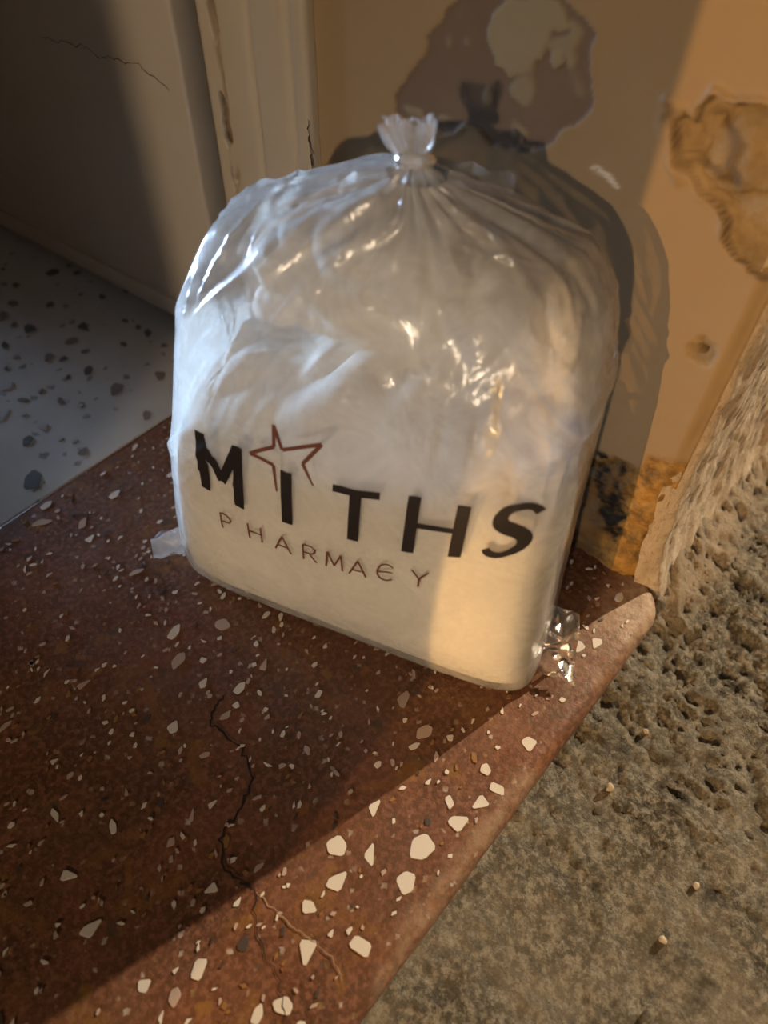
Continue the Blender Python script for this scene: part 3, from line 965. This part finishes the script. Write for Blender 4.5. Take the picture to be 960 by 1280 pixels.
arcP = [(-.6, 1), (.2, 1), (.7, .88), (.75, .72), (.5, .55), (-.6, .5)]
sm(S_U[0], [[(-.6, 0), (-.6, 1)], arcP])
sm(S_U[1], [[(-.8, 0), (-.8, 1)], [(.8, 0), (.8, 1)], [(-.8, .5), (.8, .5)]])
sm(S_U[2], [[(-1, 0), (0, 1)], [(0, 1), (1, 0)], [(-.6, .35), (.6, .35)]])
sm(S_U[3], [[(-.7, 0), (-.7, 1)], [(-.7, 1), (.3, 1), (.75, .85), (.75, .7), (.4, .52), (-.7, .5)], [(0, .5), (.9, 0)]])
sm(S_U[4], [[(-1, 0), (-.8, 1)], [(-.8, 1), (0, .2)], [(0, .2), (.8, 1)], [(.8, 1), (1, 0)]])
sm(S_U[5], [[(-1, 0), (0, 1)], [(0, 1), (1, 0)], [(-.6, .35), (.6, .35)]])
sm(S_U[6], [[(1.0 * math.cos(a), .5 + .52 * math.sin(a)) for a in np.linspace(0.75, 5.55, 16)], [(-.85, .5), (.7, .55)]])
sm(S_U[7], [[(-.9, 1), (0, .5)], [(.9, 1), (0, .5)], [(0, .5), (0, 0)]])


# --- knot, flap and corner tails
def tube_fan():
    """twisted neck that opens to a ruffled fan"""
    nt, na = 40, 72
    t = np.linspace(0, 1, nt)[:, None]
    th = np.linspace(0, 2 * np.pi, na, endpoint=False)[None]
    zz = 0.286 + 0.0275 * t
    rad = np.interp(t, [0, .18, .34, .45, .7, 1.0], [0.0150, 0.0095, 0.0052, 0.0056, 0.0090, 0.0112])
    flat = np.interp(t, [0, .34, .6, 1], [0.9, 1.0, 0.55, 0.38])
    fold = 1 + np.interp(t, [0, .34, 1], [0.12, 0.16, 0.16]) * np.cos(7 * th + 5 * t) + 0.12 * np.cos(13 * th - 3 * t)
    uu = 0.0050 + rad * fold * np.cos(th) - 0.0045 * t ** 2
    ww = -0.0205 + rad * flat * fold * np.sin(th)
    zz = zz + 0.0012 * t * np.cos(3 * th + 1) + 0.0008 * t * np.cos(9 * th) + t * 0.0025 * np.cos(th)
    return np.stack([uu, ww, zz + 0 * th], -1)


link('tied_neck', grid_mesh('tied_neck', tube_fan(), wrap=True), M_FILM, bag)
ring_t = np.linspace(0, 2 * np.pi, 40, endpoint=False)
ring_p = np.linspace(0, 2 * np.pi, 12, endpoint=False)
RT, RP = np.meshgrid(ring_t, ring_p, indexing='ij')
rr = 0.0062 + (0.0030 + 0.0005 * np.cos(6 * RT)) * np.cos(RP)
kz = 0.2985 + 0.0036 * np.sin(RP) + 0.0016 * np.sin(RT * 1 + 0.5)
kn = np.stack([0.0050 + rr * np.cos(RT), -0.0205 + rr * 0.9 * np.sin(RT), kz], -1)
kn = np.concatenate([kn, kn[:1]], 0)
link('knot', grid_mesh('knot', kn, wrap=True), M_FILM, bag)


def crumple(name, b0, b1, t0, t1, folds, amp, seed, mat=M_TAIL, n=30, m=18, thick=0.0):
    """sheet of film from base edge b0-b1 to tip edge t0-t1, pleated"""
    s = np.linspace(0, 1, n)[:, None]
    t = np.linspace(0, 1, m)[None]
    b0, b1, t0, t1 = map(np.array, (b0, b1, t0, t1))
    Pm = (b0 + (b1 - b0) * s[..., None]) * (1 - t[..., None]) + (t0 + (t1 - t0) * s[..., None]) * t[..., None]
    nn = np.cross(b1 - b0, (t0 + t1) / 2 - (b0 + b1) / 2)
    nn = nn / np.linalg.norm(nn)
    k = amp * (0.25 + t) * (np.abs(((s * folds + 0.3 * fbm(s * 3, t * 3, 2, seed)) % 1) * 2 - 1) - 0.5) + amp * 0.22 * fbm(s * 4, t * 4, 2, seed + 3)
    Pm = Pm + nn * k[..., None]
    Pm[..., 2] = np.maximum(Pm[..., 2], 0.0006)
    return link(name, grid_mesh(name, Pm), mat, bag)


# (u, w, z) in bag coordinates
crumple('gathered_flap', (0.012, -0.026, 0.284), (0.048, -0.034, 0.274), (0.018, -0.040, 0.292), (0.043, -0.050, 0.286), 2, 0.005, 4)
crumple('corner_tail', (0.112, 0.020, 0.001), (0.113, -0.010, 0.034), (0.148, 0.018, 0.001), (0.138, -0.012, 0.031), 1.5, 0.014, 8)
crumple('corner_tail', (-0.128, 0.026, 0.002), (-0.128, 0.022, 0.038), (-0.156, 0.050, 0.002), (-0.148, 0.046, 0.041), 1.5, 0.012, 14, M_FILM)

# ------------------------------------------------------------------ what is in the bag
pk = bpy.data.objects.new('paper_packet', None)
COL.objects.link(pk)
pk.matrix_world = BAGM
tag(pk, 'white paper packet with a crumpled top seen through the plastic bag', 'packet')
RI = np.array([
    [0.0030, 0.105, 0.024, -0.005, 0.008, 6.0],
    [0.0060, 0.1235, 0.0385, -0.005, 0.006, 6.0],
    [0.0160, 0.1255, 0.0465, -0.0055, 0.0040, 6.0],
    [0.0510, 0.1230, 0.0548, -0.0055, 0.0010, 5.5],
    [0.1225, 0.1165, 0.0590, -0.0044, -0.0058, 5.0],
    [0.1620, 0.1090, 0.0560, -0.0030, -0.0120, 4.4],
    [0.1830, 0.1040, 0.0470, -0.0025, -0.0180, 4.0],
    [0.1930, 0.0960, 0.0340, -0.0020, -0.0240, 3.4],
    [0.1980, 0.0700, 0.0200, 0.0, -0.026, 3.0],
    [0.2000, 0.0200, 0.0060, 0.0, -0.026, 2.5]])
u, w, z, T, TH = bag_surf(RI, 130, 260)
N = normals(u, w, z)
z = z + sst(0.13, 0.19, z) * (0.012 * fbm(u * 16, w * 12, 3, 171) + 0.010 * np.sin(u * 30 + 1) - 0.006)
d = sst(0.12, 0.17, z) * (0.007 * fbm(u * 30, z * 30 + w * 30, 4, 71) - 0.007 * ridge(u * 26 + w * 10, z * 20, 2, 75) * sst(0.13, 0.18, z)) - 0.0006
u, w, z = u + N[..., 0] * d, w + N[..., 1] * d, np.maximum(z + N[..., 2] * d, 0.0025)
link('packet_body', grid_mesh('packet_body', np.stack([u, w, z], -1), wrap=True, caps=True), M_PAPER, pk)
# crumpled top of the packet, standing back from the printed face
RT2 = np.array([
    [0.1900, 0.0950, 0.0180, 0.0, -0.034, 3.0],
    [0.2050, 0.0930, 0.0250, 0.0, -0.035, 3.0],
    [0.2250, 0.0880, 0.0300, 0.0, -0.033, 2.8],
    [0.2430, 0.0800, 0.0310, 0.003, -0.031, 2.5],
    [0.2560, 0.0640, 0.0260, 0.005, -0.031, 2.2],
    [0.2640, 0.0400, 0.0180, 0.006, -0.030, 2.0],
    [0.2670, 0.0100, 0.0050, 0.006, -0.030, 2.0]])
u, w, z, T, TH = bag_surf(RT2, 110, 240)
N = normals(u, w, z)
d = 0.010 * fbm(u * 22, z * 26 + w * 12, 4, 91, 0.55) - 0.009 * (ridge(u * 24 + z * 9, z * 18 - u * 6, 2, 95) - 0.5)
u, w, z = u + N[..., 0] * d, w + N[..., 1] * d, z + N[..., 2] * d
link('crumpled_top', grid_mesh('crumpled_top', np.stack([u, w, z], -1), wrap=True, caps=True), M_PAPER, pk)

# ------------------------------------------------------------------ loose grit on the pavement
def ground_z(x, y):
    i = int(np.clip(np.searchsorted(gx, x), 1, len(gx) - 1))
    j = int(np.clip(np.searchsorted(gy, y), 1, len(gy) - 1))
    return float(GZ[i - 1:i + 1, j - 1:j + 1].max())


for k, (x, y, s, m, lab) in enumerate([
        (-0.1274, -0.0568, 0.0042, M_PEB, 'pale pebble standing out on the dark concrete beside the sill nosing'),
        (-0.0774, -0.0559, 0.0030, M_PEB, 'tiny tan pebble on rough concrete near the front wall'),
        (-0.1440, -0.1244, 0.0030, M_PEB, 'small tan pebble beside a dark stain on the concrete'),
        (-0.1827, -0.1228, 0.0028, M_PEB, 'tiny shiny pebble on the smoother concrete'),
        (-0.2218, -0.1324, 0.0038, M_PEBD, 'dark pebble on the smoother concrete')]):
    bm = bmesh.new()
    bmesh.ops.create_icosphere(bm, subdivisions=2, radius=1)
    rg = random.Random(50 + k)
    ax = [rg.uniform(.7, 1.2) for _ in range(3)]
    for v in bm.verts:
        f = 1 + 0.16 * math.sin(v.co.x * 3 + k) + 0.12 * math.sin(v.co.y * 4 + 2 * k) + rg.uniform(-.06, .06)
        v.co = Vector((v.co.x * ax[0], v.co.y * ax[1], v.co.z * 0.75 * ax[2])) * f * s * 0.72
    zmin = min(v.co.z for v in bm.verts)
    me = bpy.data.meshes.new('pebble')
    bm.to_mesh(me)
    bm.free()
    o = link('pebble', me, m, smooth=False)
    o.location = (x, y, ground_z(x, y) - zmin - 0.0006)
    tag(o, lab, 'pebble', 'loose pebbles on the concrete')
